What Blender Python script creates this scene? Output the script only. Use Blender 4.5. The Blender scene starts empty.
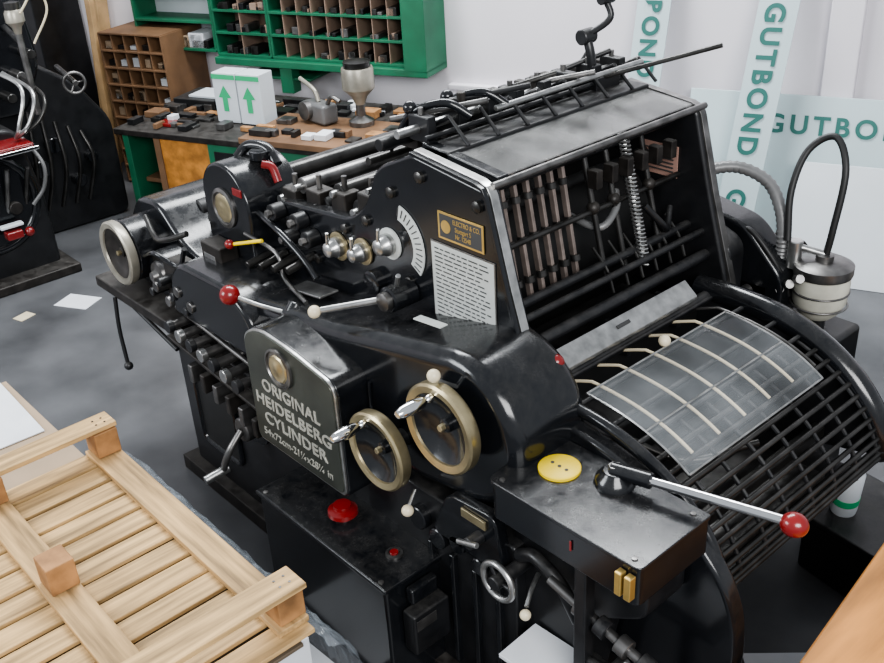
import bpy, bmesh, math, random
from mathutils import Vector, Matrix
random.seed(4)
V=Vector
COL=bpy.context.collection
# ---------------------------------------------------------------- materials
def mat(name,col,rough=.5,metal=0,var=.15,scale=8,dust=0,dustcol=(.20,.19,.175),coat=0,bump=0,alpha=1,stretch=None,detail=6):
    m=bpy.data.materials.new(name);m.use_nodes=True;nt=m.node_tree;b=nt.nodes['Principled BSDF']
    L=nt.links.new
    b.inputs['Roughness'].default_value=rough;b.inputs['Metallic'].default_value=metal
    tc=nt.nodes.new('ShaderNodeTexCoord');no=nt.nodes.new('ShaderNodeTexNoise');no.inputs['Scale'].default_value=scale;no.inputs['Detail'].default_value=detail
    if stretch:
        mp=nt.nodes.new('ShaderNodeMapping');mp.inputs['Scale'].default_value=stretch;L(tc.outputs['Object'],mp.inputs['Vector']);L(mp.outputs[0],no.inputs['Vector'])
    else: L(tc.outputs['Object'],no.inputs['Vector'])
    cr=nt.nodes.new('ShaderNodeValToRGB');cr.color_ramp.elements[0].position=.3;cr.color_ramp.elements[1].position=.7
    c=V(col)
    cr.color_ramp.elements[0].color=(*(c*(1-var)),1);cr.color_ramp.elements[1].color=(*[min(1,x*(1+var)) for x in c],1)
    L(no.outputs['Fac'],cr.inputs['Fac']);out=cr.outputs['Color']
    if dust>0:
        g=nt.nodes.new('ShaderNodeNewGeometry');sp=nt.nodes.new('ShaderNodeSeparateXYZ');L(g.outputs['Normal'],sp.inputs[0])
        mr=nt.nodes.new('ShaderNodeMapRange');mr.inputs['From Min'].default_value=.2;mr.inputs['From Max'].default_value=1;mr.inputs['To Min'].default_value=dust*.12;mr.inputs['To Max'].default_value=dust;L(sp.outputs['Z'],mr.inputs['Value'])
        n2=nt.nodes.new('ShaderNodeTexNoise');n2.inputs['Scale'].default_value=16;n2.inputs['Detail'].default_value=14;n2.inputs['Roughness'].default_value=.8;L(tc.outputs['Object'],n2.inputs['Vector'])
        m2=nt.nodes.new('ShaderNodeMapRange');m2.inputs['From Min'].default_value=.38;m2.inputs['From Max'].default_value=.72;L(n2.outputs['Fac'],m2.inputs['Value'])
        mu=nt.nodes.new('ShaderNodeMath');mu.operation='MULTIPLY';L(mr.outputs[0],mu.inputs[0]);L(m2.outputs[0],mu.inputs[1])
        mx=nt.nodes.new('ShaderNodeMix');mx.data_type='RGBA';L(mu.outputs[0],mx.inputs['Factor']);L(out,mx.inputs['A']);mx.inputs['B'].default_value=(*dustcol,1)
        out=mx.outputs['Result']
        ma=nt.nodes.new('ShaderNodeMath');ma.operation='MULTIPLY_ADD';L(mu.outputs[0],ma.inputs[0]);ma.inputs[1].default_value=1.2;ma.inputs[2].default_value=rough;L(ma.outputs[0],b.inputs['Roughness'])
    L(out,b.inputs['Base Color'])
    if coat: b.inputs['Coat Weight'].default_value=coat;b.inputs['Coat Roughness'].default_value=.12
    if bump:
        bp=nt.nodes.new('ShaderNodeBump');bp.inputs['Strength'].default_value=bump;bp.inputs['Distance'].default_value=.01;L(no.outputs['Fac'],bp.inputs['Height']);L(bp.outputs[0],b.inputs['Normal'])
    if alpha<1: b.inputs['Alpha'].default_value=alpha
    return m
BLK=mat('black_enamel',(.007,.008,.010),.15,0,.3,6,dust=.17,coat=.15)
BLK2=mat('black_satin',(.010,.0105,.012),.32,0,.4,10,dust=.30)
GRIME=mat('greasy_iron',(.022,.019,.017),.42,.3,.6,20,dust=.45)
DARK=mat('dark_steel',(.07,.068,.065),.30,.8,.4,12)
STEEL=mat('steel',(.46,.46,.45),.28,.9,.3,22)
STEELD=mat('worn_steel',(.18,.175,.17),.35,.85,.45,15)
CHROME=mat('chrome',(.75,.75,.75),.1,1,.1,15)
BRASS=mat('aged_brass',(.47,.40,.25),.30,.85,.25,12)
BRASSB=mat('brass_bright',(.70,.50,.18),.3,.8,.15,12)
RED=mat('red_bakelite',(.19,.012,.012),.25,0,.15,coat=.3)
CREAM=mat('cream_knob',(.66,.58,.42),.35,0,.08)
OLIVE=mat('panel_grey',(.055,.06,.05),.3,.4,.25,8)
LETTER=mat('letter_silver',(.55,.54,.48),.35,.5,.1)
WHITEP=mat('label_white',(.52,.54,.52),.4,.1,.1)
INK=mat('label_ink',(.05,.05,.05),.6,0,.1)
YEL=mat('yellow_plastic',(.80,.58,.02),.4,0,.05)
COPPER=mat('guide_rod_metal',(.22,.18,.16),.33,.5,.35,18)
RUB=mat('black_rubber',(.012,.012,.012),.5,0,.2)
HOSE=mat('grey_hose',(.16,.16,.16),.4,.2,.2)
GREEN=mat('green_paint',(.015,.13,.065),.5,0,.2,5)
WOOD=mat('brown_wood',(.17,.095,.05),.6,0,.3,5)
CUBBY=mat('cubby_board',(.27,.19,.145),.7,0,.2,5)
WOODY=mat('light_wood_slat',(.44,.29,.135),.65,0,.5,1,bump=.15,stretch=(45,3,45),detail=8)
WOODX=mat('light_wood_board',(.43,.28,.13),.65,0,.5,1,bump=.15,stretch=(3,45,45),detail=8)
WOODL=mat('light_wood',(.50,.33,.17),.65,0,.3,5,bump=.2)
WOODE=mat('wood_block',(.33,.17,.07),.7,0,.45,12)
ORANGE=mat('orange_wood',(.42,.18,.04),.5,0,.45,1,stretch=(14,2,14),detail=8)
PAPER=mat('paper',(.68,.70,.73),.7,0,.05)
CARD=mat('cardboard',(.36,.27,.185),.75,0,.1,5)
CARDSHADE=mat('cardboard_gap_shade',(.13,.10,.07),.75,0,.3,5)  # cardboard darkened below the pallet; shade of the slat gaps put into its colour
BOARD=mat('board_pale',(.50,.60,.62),.4,0,.05,2)
BOARDW=mat('board_white',(.60,.64,.67),.45,0,.05,2)
TEAL=mat('print_teal',(.03,.14,.12),.5,0,.05)
LGREEN=mat('print_green',(.03,.42,.18),.5,0,.05)
GLASSY=mat('clear_perspex',(.50,.53,.55),.08,0,.5,5,alpha=.18)
COVERG=mat('cover_glass',(.24,.24,.235),.18,0,.6,6,alpha=.55)
FILM=mat('clear_film',(.45,.5,.55),.10,0,.3,14,alpha=.22,bump=1.0)
JAR=mat('milky_jar',(.50,.49,.42),.3,0,.2,10)
HOPM=mat('cast_metal',(.33,.31,.26),.35,.5,.25,10)
PINK=mat('label_pink',(.36,.22,.18),.5,0,.1)
FLOOR=mat('concrete_floor',(.10,.102,.107),.36,0,.4,2.2,bump=.1,detail=12)
WALL=mat('wall_paint',(.76,.73,.765),.7,0,.04,1.5)
# ---------------------------------------------------------------- helpers
PAR=[None]
def group(name):
    e=bpy.data.objects.new(name,None);e.empty_display_size=.1;COL.objects.link(e);PAR[0]=e;return e
def finish(name,bm,m,bev=0,smooth=False,seg=3,ang=30,parent=True):
    bmesh.ops.recalc_face_normals(bm,faces=bm.faces)
    me=bpy.data.meshes.new(name);bm.to_mesh(me);bm.free()
    me.materials.append(m)
    ob=bpy.data.objects.new(name,me);COL.objects.link(ob)
    if parent and PAR[0]: ob.parent=PAR[0]
    if bev>0:
        md=ob.modifiers.new('bev','BEVEL');md.width=bev;md.segments=seg;md.limit_method='ANGLE';md.angle_limit=math.radians(ang)
        for p in me.polygons:p.use_smooth=True
        wn=ob.modifiers.new('wn','WEIGHTED_NORMAL');wn.keep_sharp=False
    elif smooth:
        for p in me.polygons:p.use_smooth=True
        me.set_sharp_from_angle(angle=math.radians(38))
    return ob
def box(name,a,b,m,bev=.004,rz=0,rot=None,parent=True):
    a=V(a);b=V(b);bm=bmesh.new();bmesh.ops.create_cube(bm,size=1)
    c=(a+b)/2;s=b-a
    for v in bm.verts: v.co=V((v.co.x*s.x,v.co.y*s.y,v.co.z*s.z))
    M=Matrix.Rotation(rz,4,'Z') if rot is None else rot
    for v in bm.verts: v.co=M@v.co+c
    return finish(name,bm,m,min(bev,min(abs(s.x),abs(s.y),abs(s.z))*.45),parent=parent)
def frame(d):
    d=V(d).normalized();u=V((0,0,1)) if abs(d.z)<.9 else V((1,0,0))
    x=d.cross(u).normalized();y=d.cross(x).normalized();return x,y,d
def lathe(name,p,d,prof,m,seg=40,bev=0,parent=True):
    x,y,d=frame(d);p=V(p);bm=bmesh.new();rings=[]
    for r,h in prof:
        if r<1e-5: rings.append([bm.verts.new(p+d*h)])
        else: rings.append([bm.verts.new(p+d*h+(x*math.cos(2*math.pi*i/seg)+y*math.sin(2*math.pi*i/seg))*r) for i in range(seg)])
    for A,B in zip(rings,rings[1:]):
        for i in range(seg):
            j=(i+1)%seg
            if len(A)==1 and len(B)==1: continue
            if len(A)==1: bm.faces.new((A[0],B[i],B[j]))
            elif len(B)==1: bm.faces.new((A[i],A[j],B[0]))
            else: bm.faces.new((A[i],A[j],B[j],B[i]))
    return finish(name,bm,m,0,True,parent=parent)
def cyl(name,p0,p1,r,m,r2=None,seg=24,ch=None):
    p0=V(p0);p1=V(p1);L=(p1-p0).length;r2=r if r2 is None else r2
    c=min(r,r2,L/2)*.12 if ch is None else ch
    return lathe(name,p0,p1-p0,[(0,0),(r-c,0),(r,c),(r2,L-c),(r2-c,L),(0,L)],m,seg)
def ball(name,c,r,m,sz=1,d=(0,0,1)):
    n=12;return lathe(name,c,d,[(r*math.sin(math.pi*i/n),-r*sz*math.cos(math.pi*i/n)) if 0<i<n else (0,-r*sz*math.cos(math.pi*i/n)) for i in range(n+1)],m,24)
def smoothpts(pts,n=8,closed=False):
    P=[V(p) for p in pts];out=[];N=len(P)
    for i in range(N if closed else N-1):
        p1=P[i];p2=P[(i+1)%N];p0=P[i-1] if (i>0 or closed) else p1+(p1-p2);p3=P[(i+2)%N] if (i+2<N or closed) else p2+(p2-p1)
        for k in range(n):
            t=k/n;out.append(.5*((2*p1)+(-p0+p2)*t+(2*p0-5*p1+4*p2-p3)*t*t+(-p0+3*p1-3*p2+p3)*t**3))
    if not closed: out.append(P[-1])
    return out
def tube(name,pts,r,m,seg=12,sm=8,closed=False,ribs=0):
    P=smoothpts(pts,sm,closed) if sm else [V(p) for p in pts]
    bm=bmesh.new();rings=[];N=len(P)
    u=None
    for i,p in enumerate(P):
        d=(P[(i+1)%N]-P[i-1]) if (closed or 0<i<N-1) else (P[1]-P[0] if i==0 else P[-1]-P[-2]);d.normalize()
        if u is None: u=frame(d)[0]
        u=(u-d*u.dot(d)).normalized();w=d.cross(u)
        rr=r*(1+(.18 if i%2 else 0)) if ribs else r
        rings.append([bm.verts.new(p+(u*math.cos(2*math.pi*k/seg)+w*math.sin(2*math.pi*k/seg))*rr) for k in range(seg)])
    for a in range(N if closed else N-1):
        A=rings[a];B=rings[(a+1)%N]
        for k in range(seg): bm.faces.new((A[k],A[(k+1)%seg],B[(k+1)%seg],B[k]))
    if not closed: bm.faces.new(rings[0]);bm.faces.new(rings[-1])
    return finish(name,bm,m,0,True)
def rod(name,a,b,r,m,seg=16): return cyl(name,a,b,r,m,seg=seg)
def ring(name,c,d,R,r,m,seg=48):
    x,y,d=frame(d);c=V(c)
    return tube(name,[c+(x*math.cos(2*math.pi*i/seg)+y*math.sin(2*math.pi*i/seg))*R for i in range(seg)],r,m,10,0,True)
def prism(name,poly,ax,c0,c1,m,bev=.01,seg=3,ang=30):
    bm=bmesh.new()
    def mk(p,c): return {'Y':V((p[0],c,p[1])),'X':V((c,p[0],p[1])),'Z':V((p[0],p[1],c))}[ax]
    A=[bm.verts.new(mk(p,c0)) for p in poly];B=[bm.verts.new(mk(p,c1)) for p in poly];n=len(poly)
    bm.faces.new(A);bm.faces.new(B[::-1])
    for i in range(n): bm.faces.new((A[i],B[i],B[(i+1)%n],A[(i+1)%n]))
    return finish(name,bm,m,bev,False,seg,ang)
def rpoly(pts,rad,n=6):
    out=[];N=len(pts)
    for i in range(N):
        p=V(pts[i]);a=V(pts[i-1]);b=V(pts[(i+1)%N]);r=rad[i] if isinstance(rad,(list,tuple)) else rad
        if r<=0: out.append(tuple(p));continue
        da=(a-p);db=(b-p);k=min(r,da.length*.49,db.length*.49)
        s=p+da.normalized()*k;e=p+db.normalized()*k
        for j in range(n+1):
            t=j/n;out.append(tuple(s*(1-t)**2+p*2*t*(1-t)+e*t*t))
    return out
def text(name,s,o,xd,yd,size,m,ext=.001,align='LEFT',bold=0,parent=True,width=None,space=1):
    cu=bpy.data.curves.new(name,'FONT');cu.body=s;cu.size=size;cu.extrude=ext;cu.align_x=align;cu.offset=bold;cu.space_character=space
    t=bpy.data.objects.new(name,cu);COL.objects.link(t);bpy.context.view_layer.update()
    me=bpy.data.meshes.new_from_object(t.evaluated_get(bpy.context.evaluated_depsgraph_get()))
    bpy.data.objects.remove(t)
    if width:
        xs=[v.co.x for v in me.vertices];k=width/(max(xs)-min(xs))
        for v in me.vertices: v.co.x*=k
    xd=V(xd).normalized();yd=V(yd).normalized();zd=xd.cross(yd)
    M=Matrix(((xd.x,yd.x,zd.x,o[0]),(xd.y,yd.y,zd.y,o[1]),(xd.z,yd.z,zd.z,o[2]),(0,0,0,1)))
    me.transform(M);me.materials.clear();me.materials.append(m)
    ob=bpy.data.objects.new(name,me);COL.objects.link(ob)
    if parent: ob.parent=PAR[0]
    return ob
# ---------------------------------------------------------------- camera
f=1000.;pit=math.radians(28.5);rho=math.radians(3.5);a=math.radians(40.4)
d=V((-math.cos(a),math.sin(a),0)); r=V((d.y,-d.x,0)); z=V((0,0,1))
F=d*math.cos(pit)-z*math.sin(pit); U0=d*math.sin(pit)+z*math.cos(pit)
R=r*math.cos(rho)-U0*math.sin(rho); U=U0*math.cos(rho)+r*math.sin(rho)
cd=bpy.data.cameras.new('camera');cam=bpy.data.objects.new('camera',cd);COL.objects.link(cam)
cd.sensor_width=36;cd.lens=36*f/884;cd.clip_start=.05
C=V((1.900,-1.819,2.614))
cam.matrix_world=Matrix(((R.x,U.x,-F.x,C.x),(R.y,U.y,-F.y,C.y),(R.z,U.z,-F.z,C.z),(0,0,0,1)))
bpy.context.scene.camera=cam
# ---------------------------------------------------------------- room
S=V((.925,.38,0)).normalized();T=V((.38,-.925,0)).normalized();O=V((-4.7,2.13,0))
def W(s,t,z): return O+S*s+T*t+V((0,0,z))
def wbox(name,s0,s1,t0,t1,z0,z1,m,bev=.004,parent=True,lean=0):
    bm=bmesh.new();bmesh.ops.create_cube(bm,size=1)
    for v in bm.verts:
        q=((s0+s1)/2+v.co.x*(s1-s0)+lean*v.co.z*(z1-z0),(t0+t1)/2+v.co.y*(t1-t0),(z0+z1)/2+v.co.z*(z1-z0));v.co=W(*q)
    return finish(name,bm,m,min(bev,.45*min(s1-s0,t1-t0,z1-z0)),parent=parent)
PAR[0]=None
box('floor',(-9,-5,-.1),(5,7,0),FLOOR,0)
wbox('wall_back',-3.5,7.5,-.12,0,0,3.4,WALL,0)
wbox('wall_left',-3.6,-3.45,0,6,0,3.4,WALL,0)
wbox('trim_1',4.02,4.2,-.01,.07,0,3.4,WALL,.01)
wbox('trim_2',1.62,2.9,.0,.06,.80,.84,WALL,.01)
wbox('trim_3',1.62,2.9,.0,.09,.68,.72,WALL,.01)
# ================================================================ PRESS
press=group('printing_press')
Yn=-.28
prism('base_frame',rpoly([(-1.62,0),(-1.62,.66),(-1.5,.72),(.35,.72),(.35,0)],[.02,.05,.05,.02,.02]),'Y',Yn,1.0,BLK2,.01)
prism('base_opening_shade',rpoly([(-1.5,.22),(-1.5,.6),(-1.2,.62),(-1.2,.22)],.05),'Y',-.285,-.27,RUB,.004)  # dark plate on the solid base; its colour carries the opening's shade
ring_pts=rpoly([(-1.5,.22),(-1.5,.6),(-1.2,.62),(-1.2,.22)],.05)
tube('opening_bead',[(p[0],-.285,p[1]) for p in ring_pts],.012,BLK,8,0,True)
box('base_foot',(-1.68,-.33,0),(.4,1.03,.07),GRIME)
prism('bed_frame',rpoly([(-2.1,.62),(-2.1,.84),(-1.5,.92),(.35,.92),(.35,.7),(-1.5,.7)],.03),'Y',-.2,1.0,BLK2,.01)
case=[(-1.52,.74),(-1.52,.93),(-1.42,1.03),(-.95,1.07),(-.5,1.13),(-.18,1.20)]
cx,cz,cr=.125,1.015,.245
for i in range(0,15):
    t=math.radians(110-i*14.0);case.append((cx+cr*math.cos(t),cz+cr*math.sin(t)))
case+= [(-.05,.74)]
prism('side_casing',case,'Y',Yn,.02,BLK,.05,5,35)
prism('left_casing_cover',rpoly([(-1.46,.86),(-1.46,1.0),(-1.38,1.10),(-1.0,1.11),(-.86,1.02),(-.86,.86)],[.03,.08,.08,.08,.08,.03]),'Y',-.33,-.1,BLK,.02)
tube('casing_seam',[(-.84,-.285,.80),(-.6,-.286,.80),(-.3,-.286,.80),(-.26,-.286,1.02)],.006,BLK,8)
box('feed_ledge',(-2.2,-.34,.74),(-1.5,-.1,.79),GRIME,.008)
prism('left_end_frame',rpoly([(-2.12,.6),(-2.12,1.02),(-2.0,1.16),(-1.82,1.18),(-1.68,1.06),(-1.5,1.0),(-1.5,.6)],.06),'Y',-.16,.2,BLK,.02)
cyl('left_shaft_housing',(-1.93,-.29,.97),(-1.93,-.1,.97),.135,BLK)
cyl('left_gear_guard',(-1.68,-.26,.93),(-1.68,-.1,.93),.10,BLK)
lathe('left_gear_cap',(-1.68,-.26,.93),(0,-1,0),[(.06,0),(.055,.015),(.03,.02),(.02,.04),(0,.04)],STEELD,28)
box('left_valve_block',(-1.62,-.27,.82),(-1.50,-.18,1.02),GRIME,.01)
def handwheel(nm,c,R,hand=(-.05,.09),m=BRASS,dm=None):
    c=V(c);D=V((0,-1,0))
    lathe(nm+'_dish',c,D,[(0,-.045),(R*.5,-.04),(R*.95,-.02),(R*.97,.01),(R*.80,.012),(R*.6,-.006),(R*.35,-.018),(R*.16,-.02),(R*.15,-.008),(R*.08,-.004),(0,-.004)],dm or BLK,56)
    lathe(nm+'_rim',c,D,[(R*.78,.006),(R*.80,.018),(R*.95,.022),(R,.016),(R,-.012),(R*.96,-.02)],m,64)
    cyl(nm+'_nut',c-D*.01,c+D*.012,.011,BRASS,seg=6)
    cyl(nm+'_shaft',c-D*.03,c-D*.14,.03,BLK2)
    if hand:
        h=c+V((hand[0],-.02,hand[1]))
        lathe(nm+'_grip',h,D,[(0,0),(.012,0),(.012,.012),(.008,.02),(.017,.035),(.021,.07),(.017,.105),(.011,.12),(0,.124)],CHROME,20)
handwheel('left_wheel',(-1.93,-.31,.97),.14,hand=None,dm=GRIME,m=HOPM)
handwheel('upper_handwheel',(.145,-.345,1.07),.138,hand=(-.015,.10))
handwheel('lower_handwheel',(-.12,-.375,.88),.130,hand=(-.035,.09))
ball('ball_knob_1',(.14,-.36,1.24),.019,CREAM);rod('ball_stem_1',(.14,-.28,1.17),(.14,-.355,1.225),.006,STEEL)
ball('ball_knob_2',(.0,-.38,.72),.019,CREAM);rod('ball_stem_2',(-.02,-.33,.76),(.0,-.375,.73),.006,STEEL)
pan=rpoly([(-.80,.62),(-.80,1.05),(-.70,1.10),(-.52,1.09),(-.28,1.05),(-.28,.62)],[.03,.05,.06,.06,.05,.03])
prism('name_panel_body',pan,'Y',-.395,-.26,BLK,.006)
def inset(poly,k):
    cx=sum(p[0] for p in poly)/len(poly);cz=sum(p[1] for p in poly)/len(poly)
    return [(cx+(p[0]-cx)*k,cz+(p[1]-cz)*k) for p in poly]
prism('name_panel_rim',inset(pan,.985),'Y',-.403,-.39,STEEL,.003)
prism('name_panel_face',inset(pan,.955),'Y',-.407,-.40,OLIVE,.002)
X=(1,0,0);ZZ=(0,0,1)
text('name_text_1','ORIGINAL',(-.545,-.408,.862),X,ZZ,.064,LETTER,.0012,'CENTER',0.001,width=.33,space=1.08)
text('name_text_2','HEIDELBERG',(-.545,-.408,.793),X,ZZ,.064,LETTER,.0012,'CENTER',0.001,width=.43,space=1.08)
text('name_text_3','CYLINDER',(-.545,-.408,.724),X,ZZ,.064,LETTER,.0012,'CENTER',0.001,width=.36,space=1.08)
text('name_text_4','54x72cm-21\u00bcx28\u00bc in',(-.545,-.408,.666),X,ZZ,.042,LETTER,.001,'CENTER',width=.40)
lathe('emblem',(-.58,-.407,.992),(0,-1,0),[(.072,0),(.072,.010),(.064,.012),(.062,.006),(0,.008)],STEELD,40)
lathe('emblem_relief',(-.58,-.414,.992),(0,-1,0),[(.052,0),(.046,.004),(.03,.002),(.02,.007),(.0,.006)],BRASS,9)
box('switch_box',(-.69,-.5,.04),(.01,-.27,.48),BLK,.012)
box('switch_box_lid',(-.70,-.51,.475),(.02,-.27,.495),BLK,.008)
lathe('stop_button',(-.355,-.38,.495),(0,0,1),[(.03,0),(.03,.015),(.052,.02),(.050,.034),(.03,.042),(0,.044)],RED,32)
lathe('stop_button_top',(-.355,-.38,.537),(0,0,1),[(.03,0),(.03,.012),(.0,.014)],RED,24)
lathe('push_button',(-.09,-.38,.495),(0,0,1),[(.028,0),(.028,.008),(.020,.010),(.020,.006),(0,.006)],STEELD,24)
cyl('push_button_cap',(-.09,-.38,.498),(-.09,-.38,.507),.014,RED)
for sx in (-.66,-.02):
    lathe('lid_screw',(sx,-.49,.495),(0,0,1),[(.009,0),(.009,.003),(0,.004)],STEELD,12)
box('side_switch',(.015,-.45,.22),(.075,-.3,.38),BLK2,.01)
box('side_switch_label',(.075,-.44,.32),(.078,-.36,.36),STEELD,.001)
box('side_switch_upper',(.015,-.43,.40),(.05,-.32,.46),BLK,.01)
# upper cheek
ch=rpoly([(.22,.98),(.21,1.08),(.12,1.37),(.045,1.65),(-.26,1.69),(-.44,1.61),(-.50,1.47),(-.60,1.40),(-1.02,1.36),(-1.14,1.28),(-1.16,.98)],[0,.05,.1,.02,.02,.06,.06,.05,.08,.05,0])
prism('near_cheek',ch,'Y',-.06,.0,BLK,.012)
prism('far_cheek',ch,'Y',.90,.96,BLK2,.012)
def strip(nm,pts,y0,y1,w,m):
    out=[];P=[V(p) for p in pts]
    for i,p in enumerate(P):
        dd=(P[min(i+1,len(P)-1)]-P[max(i-1,0)]).normalized();nn=V((-dd.y,dd.x));out.append((p+nn*w/2,p-nn*w/2))
    prism(nm,[tuple(o[0]) for o in out]+[tuple(o[1]) for o in out[::-1]],'Y',y0,y1,m,.002)
edge=[(.222,1.0),(.214,1.08),(.195,1.14),(.122,1.37),(.05,1.63),(.037,1.652),(.01,1.662),(-.26,1.694)]
strip('cheek_edge_near',edge,-.048,-.018,.014,STEEL)
strip('cheek_edge_far',edge,.915,.945,.014,STEELD)
strip('cheek_bead_near',edge,-.066,-.052,.010,BLK)
def tag(nm,c,w,h,m,ang=0,y=-.062,th=.003):
    ca,sa=math.cos(ang),math.sin(ang)
    P=[(c[0]+dx*ca-dz*sa,c[1]+dx*sa+dz*ca) for dx,dz in ((-w/2,-h/2),(w/2,-h/2),(w/2,h/2),(-w/2,h/2))]
    prism(nm,P,'Y',y-th,y,m,.0006)
tag('maker_label',(-.055,1.505),.19,.085,BRASSB,.0)
tag('maker_label_field',(-.055,1.505),.175,.072,INK,.0,-.0645,.001)
text('maker_text','ELECTRO & CO.\n  Stuttgart S\n  Nr. 12548',(-.085,-.066,1.52),X,ZZ,.021,BRASSB,.0005,'LEFT',width=.11)
lathe('maker_emblem',(-.115,-.066,1.505),(0,-1,0),[(.02,0),(.02,.001),(0,.001)],BRASSB,20)
tag('instruction_plate_rim',(-.055,1.31),.272,.272,STEELD,0,-.0612,.002)
tag('instruction_plate',(-.055,1.31),.262,.262,WHITEP)
for i in range(18):
    x=-.172
    while x<.05:
        wd=random.uniform(.012,.04)
        if x+wd<.062: tag('instruction_word',(x+wd/2,1.425-i*.0138),wd,.0045,INK,0,-.0652,.0004)
        x+=wd+.006
def dial(nm,x,zc,r=.035,pm=BRASS):
    lathe(nm+'_plate',(x,-.062,zc),(0,-1,0),[(r*1.45,0),(r*1.45,.006),(r*1.2,.008),(0,.006)],pm,32)
    lathe(nm+'_knob',(x,-.066,zc),(0,-1,0),[(r,0),(r,.02),(r*.85,.025),(r*.7,.05),(r*.5,.055),(0,.056)],STEEL,28)
    rod(nm+'_arm',(x-.005,-.11,zc-.02),(x+.01,-.115,zc+.065),.006,STEEL)
dial('dial_1',-.665,1.285);dial('dial_2',-.53,1.305,.032);dial('dial_3',-.385,1.375,.036,WHITEP)
scx,scz=-.355,1.385
sec=[(scx+.135*math.cos(math.radians(q)),scz+.135*math.sin(math.radians(q))) for q in range(-35,85,8)]+[(scx+.085*math.cos(math.radians(q)),scz+.085*math.sin(math.radians(q))) for q in range(77,-43,-8)]
prism('scale_sector',sec,'Y',-.067,-.062,WHITEP,.0005)
for q in range(-30,80,9):
    t=math.radians(q);rod('scale_tick',(scx+.10*math.cos(t),-.068,scz+.10*math.sin(t)),(scx+.128*math.cos(t),-.068,scz+.128*math.sin(t)),.0018,INK,6)
for x,zz in ((-.62,1.36),(-.5,1.42),(-.36,1.55),(-.8,1.2),(-.30,1.27),(-.22,1.63),(.02,1.6)):
    lathe('bolt_boss',(x,-.06,zz),(0,-1,0),[(.018,0),(.018,.012),(.010,.016),(0,.016)],DARK,16)
lathe('oil_sight',(-.47,-.06,1.22),(0,-1,0),[(.04,0),(.04,.03),(.03,.035),(0,.03)],BLK,24)
cyl('throw_lever_hub',(-.30,-.06,1.24),(-.30,-.16,1.24),.042,BLK)
rod('throw_lever_arm',(-.30,-.13,1.24),(-.46,-.30,1.205),.011,STEEL)
ball('throw_lever_ball',(-.475,-.315,1.20),.021,CREAM)
lathe('throw_lever_collar',(-.30,-.15,1.24),(0,-1,0),[(.03,0),(.03,.03),(.018,.035),(0,.035)],STEELD,20)
rod('throw_lever_pin',(-.30,-.12,1.27),(-.26,-.14,1.33),.008,STEEL)
tube('red_lever_arm',[(-.74,-.24,1.07),(-.82,-.30,1.095),(-.90,-.34,1.115)],.008,STEEL)
ball('red_lever_ball',(-.935,-.355,1.12),.036,RED)
cyl('red_lever_base',(-.74,-.26,1.04),(-.74,-.21,1.10),.03,BLK)
box('casing_label_1',(-.85,-.17,1.113),(-.66,-.09,1.121),STEEL,.002,rot=Matrix.Rotation(-.13,4,'Y'))
box('casing_label_2',(-.13,-.20,1.257),(-.01,-.17,1.261),WHITEP,.001,rot=Matrix.Rotation(-.1,4,'Y'))
prism('counter_box',rpoly([(-1.42,1.0),(-1.42,1.38),(-1.33,1.46),(-1.2,1.46),(-1.10,1.36),(-1.10,1.0)],[.02,.08,.06,.06,.08,.02]),'Y',-.14,.1,BLK,.012)
lathe('counter_disc',(-1.27,-.14,1.29),(0,-1,0),[(.078,0),(.078,.008),(.064,.012),(.06,.006),(0,.006)],STEELD,36)
lathe('counter_emblem',(-1.27,-.147,1.29),(0,-1,0),[(.058,0),(.05,.004),(.035,.002),(.02,.006),(.0,.006)],BRASS,9)
tube('counter_handle',[(-1.30,-.04,1.45),(-1.28,.0,1.49),(-1.2,.03,1.49),(-1.14,.03,1.44)],.02,BLK,10)
box('counter_red_tag',(-1.19,-.145,1.36),(-1.13,-.138,1.39),RED,.003)
tube('counter_red_grip',[(-1.16,-.02,1.45),(-1.13,.0,1.44),(-1.10,.0,1.39)],.016,RED,10)
cyl('counter_cap',(-1.2,.0,1.46),(-1.2,.0,1.49),.04,BLK)
box('oil_box',(-1.36,-.22,1.05),(-1.22,-.14,1.16),GRIME,.006)
box('oil_box_label',(-1.34,-.222,1.08),(-1.26,-.22,1.12),STEEL,.001)
rod('small_lever',(-1.14,-.2,1.20),(-1.0,-.16,1.24),.007,YEL);ball('small_lever_ball',(-1.15,-.21,1.20),.018,RED)
for i in range(4):
    cyl('linkage_pin_%d'%i,(-1.1+i*.09,-.18,1.12+.02*i),(-1.1+i*.09,-.06,1.14+.02*i),.015,DARK)
tube('linkage_rod',[(-1.15,-.14,1.22),(-.95,-.14,1.2),(-.9,-.15,1.12),(-.7,-.2,1.11)],.008,STEELD)
tube('linkage_rod_2',[(-1.1,-.1,1.3),(-.95,-.12,1.28),(-.82,-.12,1.22),(-.74,-.12,1.16)],.012,BLK)
for i,(x,zz) in enumerate(((-1.0,1.33),(-.86,1.33),(-.93,1.25),(-.80,1.28))):
    cyl('mount_boss_%d'%i,(x,-.06,zz),(x,-.11,zz),.03,BLK2);cyl('mount_nut_%d'%i,(x,-.11,zz),(x,-.13,zz),.014,STEELD,seg=6)
for i,(x,zz,rr,m) in enumerate(((-1.30,1.30,.05,RUB),(-1.18,1.38,.035,DARK),(-1.06,1.34,.045,RUB),(-.95,1.41,.03,STEELD),(-.84,1.36,.045,RUB),(-.73,1.44,.03,DARK),(-.62,1.40,.04,RUB),(-.53,1.50,.025,DARK),(-1.45,1.18,.06,RUB),(-1.62,1.12,.05,DARK),(-1.78,1.1,.05,RUB))):
    cyl('roller_%d'%i,(x,.0,zz),(x,.95,zz),rr,m,seg=28)
    cyl('roller_journal_%d'%i,(x,-.03,zz),(x,.99,zz),rr*.4,STEEL,seg=16)
cyl('impression_cylinder',(-.38,.02,1.2),(-.38,.9,1.2),.3,RUB,seg=64)
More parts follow.
